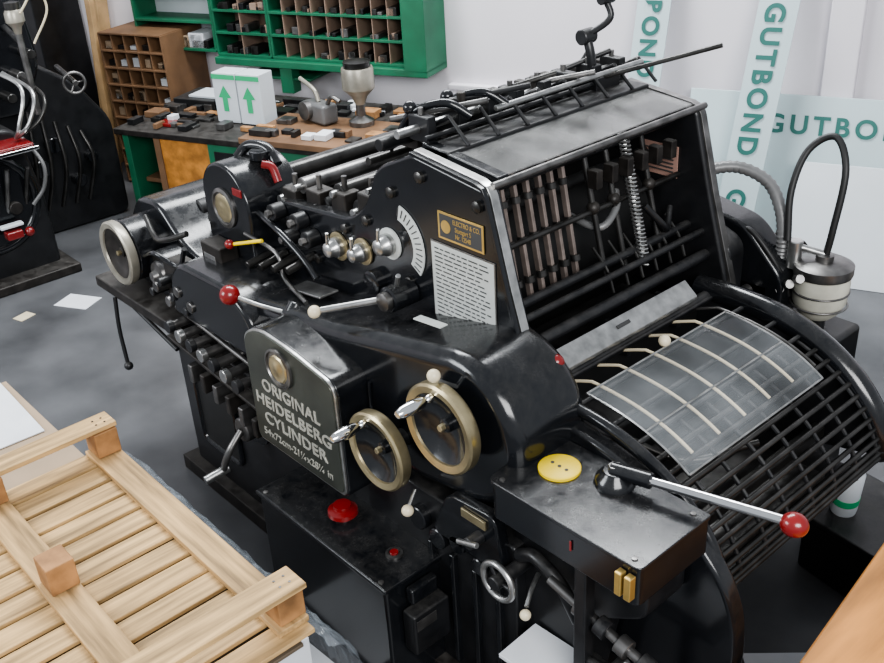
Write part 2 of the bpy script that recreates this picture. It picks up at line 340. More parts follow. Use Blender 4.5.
cyl('plate_cylinder',(-1.0,.02,1.06),(-1.0,.9,1.06),.22,GRIME,seg=64)
prism('far_frame',rpoly([(-2.1,.6),(-2.1,1.0),(-1.8,1.1),(-1.5,1.3),(-1.2,1.42),(-.6,1.5),(.2,1.2),(.2,.6)],.05),'Y',.93,1.02,BLK2,.01)
for i in range(7):
    box('roller_bracket_%d'%i,(-1.5+i*.15,-.02,1.16+i*.03),(-1.42+i*.15,.05,1.30+i*.03),GRIME,.006)
    cyl('roller_screw_%d'%i,(-1.46+i*.15,.015,1.30+i*.03),(-1.46+i*.15,.015,1.35+i*.03),.010,STEELD)
box('fountain_trough',(-1.62,.05,1.16),(-1.5,.9,1.24),BLK2,.01,rot=Matrix.Rotation(.5,4,'Y'))
# top cover
box('top_cover_rail_near',(-.28,.0,1.655),(.04,.04,1.69),BLK,.004,rot=Matrix.Rotation(.11,4,'Y'))
prism('top_cover_glass',[(-.16,1.684),(-.16,1.689),(.03,1.668),(.03,1.663)],'Y',.02,.90,COVERG,.001)
box('top_cover_back',(-.27,.0,1.66),(-.16,.92,1.70),BLK2,.006)
rod('top_cover_rod',(.045,-.03,1.655),(.045,.95,1.655),.011,STEELD)
for y in (.2,.42,.64): box('cover_strut_%d'%int(y*100),(-.2,y,1.64),(.03,y+.02,1.66),BLK2,.003,rot=Matrix.Rotation(.11,4,'Y'))
# interior window
box('inner_back_panel',(-.36,.0,1.0),(-.30,.92,1.64),RUB)
for i in range(7):
    y=.04+i*.052
    prism('guide_bar_%d'%i,[(-.075,1.62),(-.053,1.62),(.027,1.22),(.005,1.22)],'Y',y,y+.014,COPPER,.003)
    for k in range(3): cyl('guide_collar_%d'%i,(-.05+.027*k,y+.008,1.55-.12*k),(-.046+.027*k,y+.008,1.53-.12*k),.016,DARK)
for i,(x,zz,rr,m) in enumerate(((-.05,1.60,.014,BLK2),(.04,1.25,.016,BLK2),(-.01,1.42,.010,DARK),(-.15,1.47,.02,RUB),(-.2,1.3,.05,RUB),(.12,1.16,.02,BLK2),(.20,1.06,.022,BLK2),(.10,1.24,.012,BLK2))):
    rod('cross_shaft_%d'%i,(x,.0,zz),(x,.92,zz),rr,m)
for i,y in enumerate((.46,.56,.74)):
    rod('tie_%d'%i,(-.06,y,1.62),(.05,y,1.2),.010,DARK)
    ball('tie_joint_%d'%i,(-.01,y,1.43),.022,GRIME)
for i in range(6):
    box('gripper_%d'%i,(-.02,.44+i*.075,1.50),(.02,.47+i*.075,1.56),GRIME,.004)
    tube('finger_%d'%i,[(.0,.45+i*.075,1.30),(.06,.45+i*.075,1.24),(.09,.45+i*.075,1.17)],.006,DARK,8)
sp=[]
for i in range(260):
    t=i/260;sp.append((-.03+.11*t+.017*math.cos(i*.8),.62+.017*math.sin(i*.8),1.63-.42*t))
tube('coil_spring',sp,.0038,STEEL,6,0)
tube('inner_hose',[(-.12,.46,1.38),(-.0,.48,1.36),(.0,.56,1.40),(-.05,.62,1.43)],.012,HOSE)
tube('inner_hose_low',[(.02,.68,1.38),(.06,.74,1.30),(.03,.80,1.27),(.0,.85,1.32)],.012,BLK2)
def xtag(nm,c,w,h,m,x): box(nm,(c[0]-w/2,x-.004,c[1]-h/2),(c[0]+w/2,x,c[1]+h/2),m,.0005)
xtag('notice_plate',(-.09,1.46),.16,.11,PINK,.897)
for i in range(6): xtag('notice_line_%d'%i,(-.09,1.495-i*.014),.13,.004,INK,.8925)
prism('delivery_bar',[(.17,1.145),(.222,1.103),(.225,1.09),(.212,1.09),(.165,1.13)],'Y',.04,.72,STEEL,.003)
box('bar_label',(.19,.34,1.124),(.202,.40,1.129),INK,.001,rot=Matrix.Rotation(.64,4,'Y'))
for y in (.10,.4,.66): box('bar_stay_%d'%int(y*100),(.1,y-.01,1.0),(.2,y+.01,1.10),BLK2,.003)
rod('red_knob_stem',(.27,-.02,1.08),(.27,-.02,1.17),.008,STEELD);ball('red_knob',(.27,-.02,1.185),.024,RED,1.1)
cyl('red_knob_base',(.27,-.02,1.02),(.27,-.02,1.09),.022,BLK2)
# delivery
prof=[(.16,1.06),(.32,1.065),(.48,1.05),(.61,1.01),(.72,.945),(.80,.865),(.845,.785),(.86,.72)]
chk=[(.1,.28),(.1,.97)]+[(.30,1.04),(.48,1.025),(.64,.98),(.78,.90),(.88,.80),(.93,.69),(.94,.55),(.92,.42),(.86,.30)]
prism('delivery_cheek_near',rpoly(chk,.05,4),'Y',-.07,-.01,BLK,.015)
prism('delivery_cheek_far',rpoly([(.1,.55),(.1,1.0)]+[(p[0]-.03,p[1]-.01) for p in prof],.03,3),'Y',.82,.86,BLK2,.008)
tube('rim_near',[(p[0],-.02,p[1]+.005) for p in prof],.018,BLK,14)
tube('rim_far',[(p[0]-.015,.84,p[1]+.01) for p in prof],.040,BLK,14)
ball('rim_far_end',(.845,.84,.73),.041,BLK)
sm=smoothpts([(p[0],0,p[1]) for p in prof],8)
for i in range(6):
    y=.10+i*.125
    tube('strap_%d'%i,[(p.x,y,p.z+.017-(.05 if p.x<.3 else 0)*(.3-p.x)/.14) for p in sm[2:28]],.005,CREAM if i<5 else STEELD,8,0)
for i in range(7):
    y=.06+i*.122
    tube('grid_lower_rib_%d'%i,[(p.x,y,p.z-.008) for p in sm[20:]],.007,BLK2,8,0)
for i,k in enumerate([3,9,15,20,24,27,30,33,36,39,42,45,48,51,54,56]):
    p=sm[k];rod('grid_bar_%d'%i,(p.x,-.01,p.z+.002),(p.x,.84,p.z+.002),.008,DARK if k>20 else BLK2)
def sheet(nm,k0,k1,ya,yb,h,m):
    bm=bmesh.new();row=[]
    for p in sm[k0:k1]: row.append((bm.verts.new((p.x,ya,p.z+h)),bm.verts.new((p.x,yb,p.z+h))))
    for A,B in zip(row,row[1:]): bm.faces.new((A[0],A[1],B[1],B[0]))
    finish(nm,bm,m,0,True)
sheet('perspex_guard',9,31,.03,.70,.027,GLASSY)
tube('perspex_edge',[(p.x,.70,p.z+.027) for p in sm[9:31]],.003,STEEL,6,0)
tube('perspex_edge_near',[(p.x,.03,p.z+.027) for p in sm[9:31]],.003,STEEL,6,0)
for k in (9,20,30): rod('perspex_hem_%d'%k,(sm[k].x,.03,sm[k].z+.027),(sm[k].x,.70,sm[k].z+.027),.003,STEEL,8)
ball('grid_ball',(.33,.40,1.105),.019,CREAM)
box('pile_board',(.2,.0,.60),(.8,.82,.64),RUB)
tube('pile_chain',[(.3,.2,.86),(.5,.3,.8),(.62,.5,.82)],.012,DARK)
for k in range(4): box('inner_carriage_%d'%k,(.25+.13*k,.05,.78-.02*k),(.29+.13*k,.80,.82-.02*k),DARK,.006)
box('pile_sheet',(.28,.1,.645),(.75,.7,.66),STEELD,.001)
box('delivery_back',(.1,.0,.3),(.16,.82,1.0),RUB)
# console
prism('console',rpoly([(.33,-.35),(.83,-.35),(.83,-.07),(.30,-.07)],[.03,.02,.01,.01]),'Z',.87,.985,BLK,.006)
prism('console_lid',rpoly([(.325,-.355),(.835,-.355),(.835,-.07),(.295,-.07)],[.03,.02,.01,.01]),'Z',.982,.995,BLK,.003)
lathe('yellow_cap',(.436,-.190,.995),(0,0,1),[(.058,0),(.058,.008),(.052,.010),(.0,.009)],YEL,40)
for k in range(3):
    cyl('yellow_cap_hole_%d'%k,(.411+k*.025,-.190,1.003),(.411+k*.025,-.190,1.006),.005,INK)
tag('red_mark',(.62,.94),.006,.03,RED,0,-.352)
lathe('lever_hub',(.58,-.136,.995),(0,0,1),[(.055,0),(.05,.02),(.035,.032),(.03,.042),(0,.045)],BLK,32)
lathe('lever_hub_bolt',(.58,-.136,1.04),(0,0,1),[(.018,0),(.018,.012),(0,.014)],STEELD,6)
rod('lever_bar',(.58,-.136,1.035),(1.01,-.035,1.055),.013,CHROME)
rod('lever_socket',(.57,-.138,1.035),(.68,-.112,1.04),.022,BLK)
ball('lever_ball',(1.03,-.032,1.053),.031,RED,1.1,(1,.2,0))
for k in (0,.028): box('brass_block_%d'%int(k*1000),(.775+k,-.375,.90),(.795+k,-.352,.97),BRASSB,.003)
for x,y in ((.36,-.33),(.8,-.33),(.8,-.1)): lathe('console_screw',(x,y,.995),(0,0,1),[(.008,0),(.008,.003),(0,.004)],STEELD,12)
prism('under_frame',rpoly([(.3,.07),(.3,.89),(.78,.89),(.78,.72),(.6,.6),(.5,.07)],.04),'Y',-.24,-.08,BLK2,.01)
box('console_post',(.62,-.34,.0),(.66,-.30,.89),BLK2,.005)
box('paper_tray',(.40,-.40,.42),(.80,-.20,.435),BLK2,.004);box('tray_paper',(.40,-.40,.436),(.76,-.24,.45),PAPER,.002,rz=.05)
ring('small_wheel_rim',(.36,-.36,.66),(0,-1,0),.058,.010,STEEL)
for q in range(3):
    t=q*2.09;rod('small_wheel_spoke_%d'%q,(.36,-.36,.66),(.36+.055*math.cos(t),-.36,.66+.055*math.sin(t)),.006,BLK2)
cyl('small_wheel_hub',(.36,-.24,.66),(.36,-.38,.66),.022,BLK2)
tube('hand_lever',[(.42,-.26,.66),(.45,-.32,.66),(.47,-.36,.64)],.007,STEEL);ball('hand_lever_ball',(.475,-.37,.62),.016,CREAM)
tube('cam_arm',[(.36,-.27,.7),(.43,-.28,.74),(.52,-.28,.70),(.58,-.27,.6)],.02,BLK2)
rod('lower_shaft',(.5,-.3,.72),(1.0,-.3,.60),.014,STEELD)
for k in range(5):
    cyl('lower_collar_%d'%k,(.60+k*.07,-.3,.695-k*.017),(.635+k*.07,-.3,.687-k*.017),.028,BLK2 if k%2 else STEELD)
cyl('lower_knob',(.88,-.38,.62),(.88,-.26,.62),.035,BLK);rod('lower_rod',(.8,-.34,.66),(.86,-.5,.56),.010,STEEL)
tube('lower_link',[(.66,-.32,.55),(.75,-.34,.58),(.85,-.34,.60),(.92,-.30,.52)],.014,BLK2)
cyl('lower_link_pin',(.75,-.38,.58),(.75,-.28,.58),.022,STEELD)
for k in range(5):
    cyl('gear_boss_%d'%k,(-.05+k*.09,-.31,.62-.03*(k%2)),(-.05+k*.09,-.26,.62-.03*(k%2)),.04-.004*k,BLK)
for k in range(4): box('frame_rib_%d'%k,(-.02+k*.1,-.30,.1),(.0+k*.1,-.27,.55),BLK,.006)
box('frame_label',(.17,-.318,.76),(.27,-.311,.79),BRASS,.001)
cyl('tap_body',(.24,-.28,.72),(.24,-.36,.72),.02,BLK2);rod('tap_handle',(.20,-.36,.71),(.28,-.36,.74),.009,STEEL)
prism('lower_flange',rpoly([(.02,.62),(.1,.80),(.30,.82),(.34,.62)],.04),'Y',-.31,-.27,BLK,.008)
# mid-left mechanics
for k in range(7):
    cyl('row_valve_%d'%k,(-1.44+k*.08,-.36,.82-.012*k),(-1.44+k*.08,-.20,.82-.012*k),.019,STEELD)
    cyl('row_valve_cap_%d'%k,(-1.44+k*.08,-.385,.82-.012*k),(-1.44+k*.08,-.36,.82-.012*k),.026,STEEL if k%2 else BLK2)
rod('row_rail',(-1.5,-.30,.86),(-.85,-.30,.79),.010,STEELD)
rod('row_rail_low',(-1.5,-.31,.74),(-.85,-.31,.67),.012,STEELD)
box('row_shelf',(-1.52,-.36,.70),(-.84,-.26,.715),GRIME,.004,rot=Matrix.Rotation(.10,4,'Y'))
for k in range(6): box('row_catch_%d'%k,(-1.36+k*.09,-.37,.60-.01*k),(-1.33+k*.09,-.28,.68-.01*k),GRIME if k%2 else STEELD,.006)
cyl('crank_hub',(-1.02,-.28,.52),(-1.02,-.36,.52),.05,STEELD)
cyl('crank_flange',(-1.02,-.275,.52),(-1.02,-.30,.52),.09,BLK)
tube('crank_arm',[(-1.02,-.36,.52),(-1.02,-.42,.46),(-1.04,-.44,.40),(-1.06,-.44,.36)],.014,STEELD)
rod('crank_grip',(-1.06,-.42,.36),(-1.07,-.52,.345),.018,STEEL)
tube('foot_lever',[(-2.02,-.34,.74),(-2.0,-.36,.6),(-1.97,-.37,.45)],.009,BLK2);ball('foot_lever_ball',(-1.965,-.37,.43),.02,BLK2)
rod('stay_rod',(-1.98,-.3,.72),(-1.6,-.29,.62),.010,BLK2)
for k in range(8):
    cyl('left_fitting_%d'%k,(-1.62+.045*k,-.34,.90+.035*(k%3)),(-1.62+.045*k,-.18,.90+.035*(k%3)),.018+.005*(k%2),STEELD if k%2 else BLK2)
tube('left_link',[(-1.85,-.2,1.12),(-1.7,-.24,1.08),(-1.6,-.24,1.10),(-1.5,-.2,1.14)],.012,DARK)
tube('left_link_2',[(-1.75,-.28,1.0),(-1.6,-.30,1.06),(-1.5,-.26,1.02),(-1.42,-.26,1.12)],.010,BLK)
# top gear
rod('top_shaft_1',(-.33,-.05,1.73),(-.33,.98,1.73),.014,STEEL)
rod('top_shaft_2',(-.42,-.05,1.68),(-.42,.98,1.68),.020,BLK2)
rod('top_shaft_3',(-.22,.25,1.76),(-.22,.95,1.76),.009,STEEL)
rod('top_shaft_4',(-.52,-.02,1.60),(-.52,.98,1.60),.014,DARK)
rod('top_shaft_5',(-.26,.0,1.72),(-.26,.9,1.72),.008,BLK2)
for k in range(8):
    y=.03+k*.125
    box('clamp_%d'%k,(-.37,y,1.69),(-.28,y+.035,1.77),BLK2,.005)
    box('clamp_foot_%d'%k,(-.46,y+.04,1.64),(-.38,y+.07,1.74),GRIME,.005)
    rod('clamp_screw_%d'%k,(-.33,y+.018,1.76),(-.33,y+.018,1.79),.009,STEELD)
    rod('clamp_arm_%d'%k,(-.56,y+.05,1.60),(-.24,y+.05,1.77),.007,STEEL if k%2 else BLK2)
    rod('clamp_tip_%d'%k,(-.24,y+.05,1.77),(-.16,y+.05,1.70),.006,BLK2)
for y in (.05,.2):
    tube('front_latch_%d'%int(y*100),[(-.45,y,1.66),(-.38,y,1.76),(-.28,y+.05,1.80),(-.22,y+.1,1.76)],.013,BLK)
    ball('front_latch_ball_%d'%int(y*100),(-.38,y,1.78),.022,BLK)
for i,(p,q,m) in enumerate((((-.44,.02,1.74),(-.20,.20,1.80),STEELD),((-.40,.16,1.76),(-.16,.34,1.82),BLK2),((-.45,.30,1.72),(-.22,.52,1.81),DARK),((-.40,.48,1.74),(-.18,.66,1.79),STEELD),((-.44,.62,1.72),(-.30,.88,1.80),BLK2))):
    rod('sheet_brush_%d'%i,p,q,.009,m);cyl('brush_clip_%d'%i,(p[0]+.07,p[1]+.055,p[2]-.02),(p[0]+.07,p[1]+.055,p[2]+.04),.016,GRIME)
for y in (.1,.35,.62):
    sp=[(-.42+.012*math.cos(i*.9),y+.0014*i,1.73+.012*math.sin(i*.9)) for i in range(90)]
    tube('top_spring_%d'%int(y*100),sp,.003,STEELD,6,0)
tube('gauge_arm',[(-.30,.80,1.68),(-.31,.79,1.80),(-.33,.79,1.86)],.016,BLK2)
cyl('gauge_joint',(-.33,.76,1.86),(-.33,.82,1.86),.026,BLK2)
tube('gauge_arm_upper',[(-.33,.79,1.86),(-.27,.84,1.92),(-.30,.84,2.0),(-.22,.87,2.04)],.011,BLK2)
cyl('gauge_joint_top',(-.29,.81,1.98),(-.29,.87,1.98),.020,BLK2)
for k in range(3): cyl('gauge_clip_%d'%k,(-.29+.02*k,.82,2.0+.03*k),(-.25+.02*k,.86,2.02+.03*k),.014,GRIME)
tube('gauge_spring_arm',[(-.34,.80,1.70),(-.38,.82,1.74),(-.37,.86,1.80)],.012,BLK2)
rod('long_rod',(-.36,.72,1.70),(.08,.97,1.85),.008,DARK)
box('gauge_base',(-.36,.74,1.66),(-.24,.86,1.74),BLK2)
# far side
box('pump_block',(-.15,1.04,.6),(.3,1.2,1.05),BLK2,.02)
prism('pump_housing',rpoly([(-.2,.9),(-.2,1.2),(-.05,1.28),(.18,1.24),(.34,1.08),(.34,.9)],.05),'Y',1.04,1.16,BLK,.015)
cyl('pump_motor',(.0,1.28,1.0),(.3,1.28,.98),.11,BLK2);cyl('pump_motor_cap',(.3,1.28,.98),(.36,1.28,.975),.075,STEELD)
for k in range(5): ring('pump_fin_%d'%k,(.04+k*.05,1.28,1.0),(1,0,0),.112,.006,GRIME)
box('pump_bracket',(.0,1.0,.2),(.5,1.35,.85),BLK2,.02)
for k in range(5): cyl('pump_fitting_%d'%k,(.05+.06*k,1.1,1.08),(.05+.06*k,1.1,1.18-.02*k),.02,STEELD if k%2 else GRIME)
for k in range(4): cyl('pump_valve_%d'%k,(-.05+.09*k,1.03,1.10-.03*k),(-.05+.09*k,.99,1.10-.03*k),.022,STEELD if k%2 else DARK)
tube('pump_cable',[(.1,1.08,1.2),(.2,1.05,1.22),(.3,1.06,1.12),(.34,1.1,1.0)],.009,RUB)
lathe('powder_jar',(.42,1.16,.93),(0,0,1),[(0,0),(.05,0),(.07,.02),(.09,.06),(.095,.13),(.09,.17),(0,.17)],JAR,36)
for zz in (.98,1.03): ring('powder_jar_band_%d'%int(zz*100),(.42,1.16,zz),(0,0,1),.094,.004,STEELD)
lathe('powder_jar_lid',(.42,1.16,1.10),(0,0,1),[(.097,-.01),(.10,0),(.10,.025),(.08,.035),(.03,.04),(.03,.06),(0,.062)],STEELD,36)
lathe('powder_jar_foot',(.42,1.16,.84),(0,0,1),[(0,0),(.03,0),(.03,.08),(.06,.10),(0,.1)],BLK2,24)
cyl('powder_valve',(.33,1.12,1.10),(.33,1.12,1.2),.025,STEEL);rod('powder_pipe',(.33,1.12,1.18),(.42,1.16,1.16),.012,STEEL)
for k in range(3): cyl('powder_fitting_%d'%k,(.30+.035*k,1.08,1.02+.03*k),(.33+.035*k,1.05,1.04+.03*k),.016,STEELD)
tube('sprayer_hose',[(.31,1.10,1.20),(.28,1.14,1.36),(.28,1.22,1.48),(.35,1.26,1.53),(.42,1.22,1.44),(.43,1.17,1.25),(.42,1.16,1.14)],.012,RUB)
tube('corrugated_hose',[(-.05,.98,1.34),(.0,1.06,1.39),(.08,1.13,1.40),(.18,1.16,1.36),(.25,1.14,1.28),(.28,1.12,1.19),(.28,1.12,1.12)],.019,HOSE,12,10,ribs=1)
# ================================================================ pallet
pal=group('wooden_pallet')
x0,x1,y0,y1=-1.08,.11,-1.70,-.82;zt=.80
def plank(n,a,b,m=WOODX,rz=0): box(n,a,b,m,.003,rz=rz)
for i in range(12):
    x=x0+.03+i*.104
    plank('slat_%d'%i,(x-.041,y0,zt-.152),(x+.046,y1-.01,zt-.137),WOODY,rz=random.uniform(-.008,.008))
for i,y in enumerate((y1-.10,(y0+y1)/2-.05,y0)):
    plank('stringer_%d'%i,(x0,y,zt-.135),(x1,y+.095,zt-.115))
for i,x in enumerate((x0,(x0+x1)/2-.06,x1-.10)):
    for j,y in enumerate((y1-.09,(y0+y1)/2-.04,y0)):
        if i==1 and j==0: continue
        box('block_%d%d'%(i,j),(x,y+.003,zt-.113),(x+.09,y+.085,zt-.02),WOODE,.004)
plank('cross_board_0',(x0-.005,y0,zt-.018),(x0+.085,y1,zt),WOODY)
plank('cross_board_1',(x1-.09,y0,zt-.018),(x1+.005,y1,zt),WOODY)
for x in (x0+.03,x0+.06,x1-.06,x1-.03): 
    for y in (y1-.03,y1-.06): cyl('nail',(x,y,zt-.001),(x,y,zt+.001),.004,DARK,seg=8)
ps=group('paper_stack')
box('sheets',(-1.15,-1.75,.10),(.10,-.83,.60),PAPER,.003)
box('cardboard_top',(-1.9,-1.75,.601),(-1.1,-.90,.615),CARD,.002)
box('cardboard_under',(-1.1,-1.75,.601),(.12,-.86,.613),CARDSHADE,.002)  # brown card under the slats, gap shade painted into its colour
box('base_pallet',(-1.9,-1.75,.0),(.15,-.84,.10),WOODE,.004)
box('left_sheets',(-1.85,-1.75,.101),(-1.16,-.92,.59),PAPER,.003)
box('top_sheet',(-1.95,-1.13,.617),(-1.42,-.93,.622),PAPER,.001,rz=-.03)
bm=bmesh.new();n=80
g=[[bm.verts.new((-1.1+1.28*i/n+.01*random.random(),-.815+.12*math.sin(j/10*1.4)+.012*random.random(),.60-.30*(1-math.cos(j/10*1.57))+.022*random.random())) for j in range(11)] for i in range(n+1)]
for i in range(n):
    for j in range(10): bm.faces.new((g[i][j],g[i+1][j],g[i+1][j+1],g[i][j+1]))
finish('plastic_wrap',bm,FILM,0,True)
# ================================================================ back furniture
cab=group('wall_cabinet')
def cubes(pref,s0,s1,nz,ns,z0,z1,t0,t1,m,mi,th=.018,sh=.006):
    wbox(pref+'back',s0,s1,t0,t0+.01,z0,z1,mi,0)
    for i in range(nz+1):
        zz=z0+(z1-z0)*i/nz;wbox(pref+'shelf_%d'%i,s0,s1,t0+.01,t1,zz-th/2,zz+th/2,m,.002)
    for i in range(ns+1):
        s=s0+(s1-s0)*i/ns;e=i in(0,ns);wbox(pref+'div_%d'%i,s-(th if e else sh)/2,s+(th if e else sh)/2,t0+.011,t1-.004,z0,z1,m if e else mi,.002)
cubes('r_',.36,1.42,4,9,1.0,1.62,.01,.27,GREEN,CUBBY)
cubes('m_',-.12,.34,4,2,1.0,1.62,.01,.27,GREEN,CUBBY)
cubes('l_',-.85,-.14,3,1,1.02,1.62,.01,.27,GREEN,BOARDW)
wbox('end_panel',1.43,1.60,.01,.32,.97,1.65,GREEN,.006)
wbox('bottom_rail',-.12,1.60,.01,.32,.94,.99,GREEN,.006)
wbox('leg_post',.42,.52,.2,.3,.76,.94,GREEN,.004)
wbox('leg_shelf',.1,.66,.01,.28,.85,.87,GREEN,.004)
for i in range(90):
    s=random.uniform(-.1,1.36);zz=1.0+.155*random.randint(0,3)+.011;h=random.uniform(.02,.06)
    wbox('type_block_%d'%i,s,s+random.uniform(.02,.06),.12,.26,zz,zz+h,random.choice([STEELD,CUBBY,BLK2,DARK,DARK]),.002)
for i in range(14):
    s=random.uniform(-.8,-.3);wbox('stock_%d'%i,s,s+random.uniform(.05,.15),.05,.25,1.03,1.03+random.uniform(.03,.12),random.choice([WOODL,CARD,BLK2,PAPER,BLK2]),.003)
rk=group('type_case_rack')
cubes('',-1.02,-.44,9,5,.02,1.16,.02,.50,WOOD,WOOD,.014,.010)
for i in range(60):
    s=-1.0+.116*random.randint(0,4);zz=.03+.1267*random.randint(0,8);wbox('case_stock_%d'%i,s,s+random.uniform(.04,.09),.2,.46,zz,zz+random.uniform(.02,.07),random.choice([DARK,BLK2,CARD,BOARDW]),.002)
PAR[0]=None
wbox('timber_post',-1.42,-1.30,.05,.17,0,2.4,WOODL,.005,lean=.10)
wbox('timber_post.001',-1.16,-1.11,.40,.45,0,1.9,WOODL,.005,lean=.06)
wb=group('workbench')
wbox('top',-.25,2.7,.32,1.32,.71,.75,GRIME,.006)
wbox('side_left',-.22,-.17,.4,1.28,0,.71,GREEN,.004)
wbox('front_panel_orange',.1,.5,1.26,1.29,.3,.71,ORANGE,.004)
wbox('front_panel_green',.5,1.6,1.26,1.30,.1,.71,GREEN,.004)
wbox('leg_right',2.6,2.66,.4,1.28,0,.71,GREEN,.004)
wbox('leg_mid',.06,.11,.4,1.3,0,.71,WOOD,.004)
wbox('shelf',-.16,.5,.4,1.2,.35,.38,WOOD,.004)
wbox('shelf_pad',.12,.45,.6,1.2,.38,.44,BLK2,.004)
wbox('raised_board',.8,2.3,.8,1.36,.752,.79,WOOD,.004)
wbox('front_sheet',.55,.85,1.30,1.305,.45,.66,BLK2,.001)
wbox('front_book',.70,.86,1.30,1.34,.50,.60,BOARDW,.003)
cl=group('workbench_clutter')
placed=0
while placed<170:
    s=random.uniform(-.2,2.2);t=random.uniform(.40,1.24);w=random.uniform(.03,.16);dd=random.uniform(.03,.12);h=random.uniform(.008,.05)
    if s<.80 and s+w>.33 and t<1.06 and t+dd>.78: continue
    if s<1.64 and s+w>1.0 and t<1.1 and t+dd>.7: continue
    if s<.8<s+w: continue
    zz=.792 if (s>.8 and t>.8) else .753
    if s>.8 and t<.8<t+dd: continue
    wbox('item_%d'%placed,s,s+w,t,t+dd,zz,zz+h,random.choice([BLK2,STEELD,GRIME,BLK2,WOOD,PAPER,BLK2,WOODE,DARK,STEELD]),.003);placed+=1
wbox('tray_stack',-.15,.2,.5,.8,.753,.82,BLK2,.006)
wbox('tray_paper',-.05,.3,.55,.75,.822,.835,BOARDW,.001)
wbox('red_box',.02,.14,1.1,1.2,.753,.775,RED,.004)
for nm,s in (('paper_carton',.38),('paper_carton.001',.57)):
    g=group(nm)
    wbox('body',s,s+.18,.85,1.0,.755,1.08,BOARDW,.004)
    bm=bmesh.new()
    vs=[bm.verts.new(W(s+.085+q[0],1.003,.95+q[1])) for q in ((-.05,-.03),(-.02,-.03),(-.02,-.12),(.02,-.12),(.02,-.03),(.05,-.03),(0,.05))]
    bm.faces.new(vs);finish('arrow',bm,LGREEN)
    wbox('band',s,s+.18,1.001,1.004,1.04,1.07,LGREEN,0)
hm=group('casting_machine')
q=W(1.42,.9,.79)
lathe('hopper',q+V((.0,0,.13)),(0,0,1),[(0,0),(.03,0),(.05,.05),(.10,.10),(.10,.22),(.095,.23),(0,.23)],HOPM,32)
lathe('hopper_cap',q+V((.0,0,.355)),(0,0,1),[(.085,0),(.085,.04),(.03,.05),(0,.05)],DARK,24)
lathe('stem',q,(0,0,1),[(.08,0),(.08,.03),(.03,.06),(.03,.14),(0,.14)],STEELD,24)
b0=W(1.13,.92,.87)
box('gear_case',b0-V((.12,.06,.075)),b0+V((.12,.06,.05)),HOSE,.02)
cyl('case_wheel',b0+V((-.05,-.09,0)),b0+V((-.05,-.05,0)),.06,STEELD)
tube('case_arm',[b0+V((.0,0,.05)),b0+V((-.04,0,.12)),b0+V((-.18,0,.17))],.014,HOPM)
tube('case_arm_2',[b0+V((.08,0,.03)),b0+V((.14,0,.10)),b0+V((.2,.02,.08))],.014,STEELD)
def lean(nm,s0,s1,shift,ztop,tb,tt,m,th=.012,txts=()):
    g=group(nm)
    bm=bmesh.new();c=[]
    for dt in (0,th):
        c.append([bm.verts.new(W(s0,tb+dt,0.003)),bm.verts.new(W(s1,tb+dt,0.003)),bm.verts.new(W(s1+shift,tt+dt,ztop)),bm.verts.new(W(s0+shift,tt+dt,ztop))])
    A,B=c;bm.faces.new(A);bm.faces.new(B[::-1])
    for i in range(4): bm.faces.new((A[i],B[i],B[(i+1)%4],A[(i+1)%4]))
    finish('panel',bm,m)
    up=(W(s0+shift,tt,ztop)-W(s0,tb,0)).normalized();rt=S.copy()
    for (tx,u,h,size,mm,vert,sp_) in txts:
        o=W(s0,tb+th,0)+up*h+rt*u+T*.006
        if vert: text('print',tx,o,-up,rt,size,mm,.0006,'LEFT',.005,space=sp_)
        else: text('print',tx,o,rt,up,size,mm,.0006,'LEFT',.004,space=sp_)
lean('sign_board',3.28,4.55,0,.93,.30,.08,BOARD,.012,[('GUTBOND',.46,.74,.15,TEAL,0,1.35),('enviropack board',.1,.50,.05,TEAL,0,1)])
lean('sign_board.001',2.86,3.06,.10,1.9,.34,.04,BOARD,.012,[('GUTBOND',.05,1.80,.14,TEAL,1,1.2)])
lean('sign_board.002',3.52,3.74,.16,1.9,.46,.06,BOARD,.012,[('GUTBOND   GUTBOND',.05,1.50,.15,TEAL,1,1.25)])
lean('sign_board.003',3.98,4.9,.0,.62,.62,.34,BOARDW,.012)
# ================================================================ background press at left
bp=group('printing_press.001')
prism('body',rpoly([(-1.2,0),(-1.2,.9),(-.7,1.05),(.15,.95),(.22,.5),(.22,0)],.08),'X',-5.6,-4.25,BLK2,.03)
prism('rear_body',rpoly([(.2,0),(.2,1.1),(.45,1.25),(.8,1.0),(1.0,.7),(1.0,0)],.08),'X',-5.9,-4.85,BLK2,.03)
prism('tower',rpoly([(-.1,.9),(-.05,1.5),(.15,1.9),(.5,1.8),(.55,1.2),(.4,.9)],.08),'X',-5.2,-4.7,BLK,.03)
cyl('flywheel',(-4.26,-.15,.55),(-4.19,-.15,.55),.3,BLK,seg=48);ring('flywheel_rim',(-4.2,-.15,.55),(1,0,0),.29,.03,BLK)
ring('wheel',(-4.4,.62,1.10),(1,-.3,0),.065,.010,STEELD);rod('wheel_shaft',(-4.85,.70,1.12),(-4.38,.62,1.10),.018,STEELD)
for q_ in range(3):
    t=q_*2.09;rod('wheel_spoke_%d'%q_,(-4.4,.62,1.1),(-4.4,.62+.06*math.cos(t),1.1+.06*math.sin(t)),.007,STEELD)
box('red_guard',(-4.3,-.25,.885),(-4.05,.16,.90),RED,.006)
box('chrome_guard',(-4.3,-.25,.86),(-4.02,.18,.884),CHROME,.006)
lathe('oil_cup',(-4.25,.30,1.48),(0,0,1),[(0,0),(.02,0),(.03,.04),(.055,.07),(.055,.12),(.045,.14),(0,.14)],HOPM,24)
lathe('oil_cup_top',(-4.25,.30,1.62),(0,0,1),[(.045,0),(.045,.04),(0,.05)],DARK,24)
rod('oil_cup_stem',(-4.25,.30,1.0),(-4.25,.30,1.5),.02,STEELD)
rod('oil_cup_arm',(-4.25,.30,1.42),(-4.7,.38,1.45),.02,BLK2)
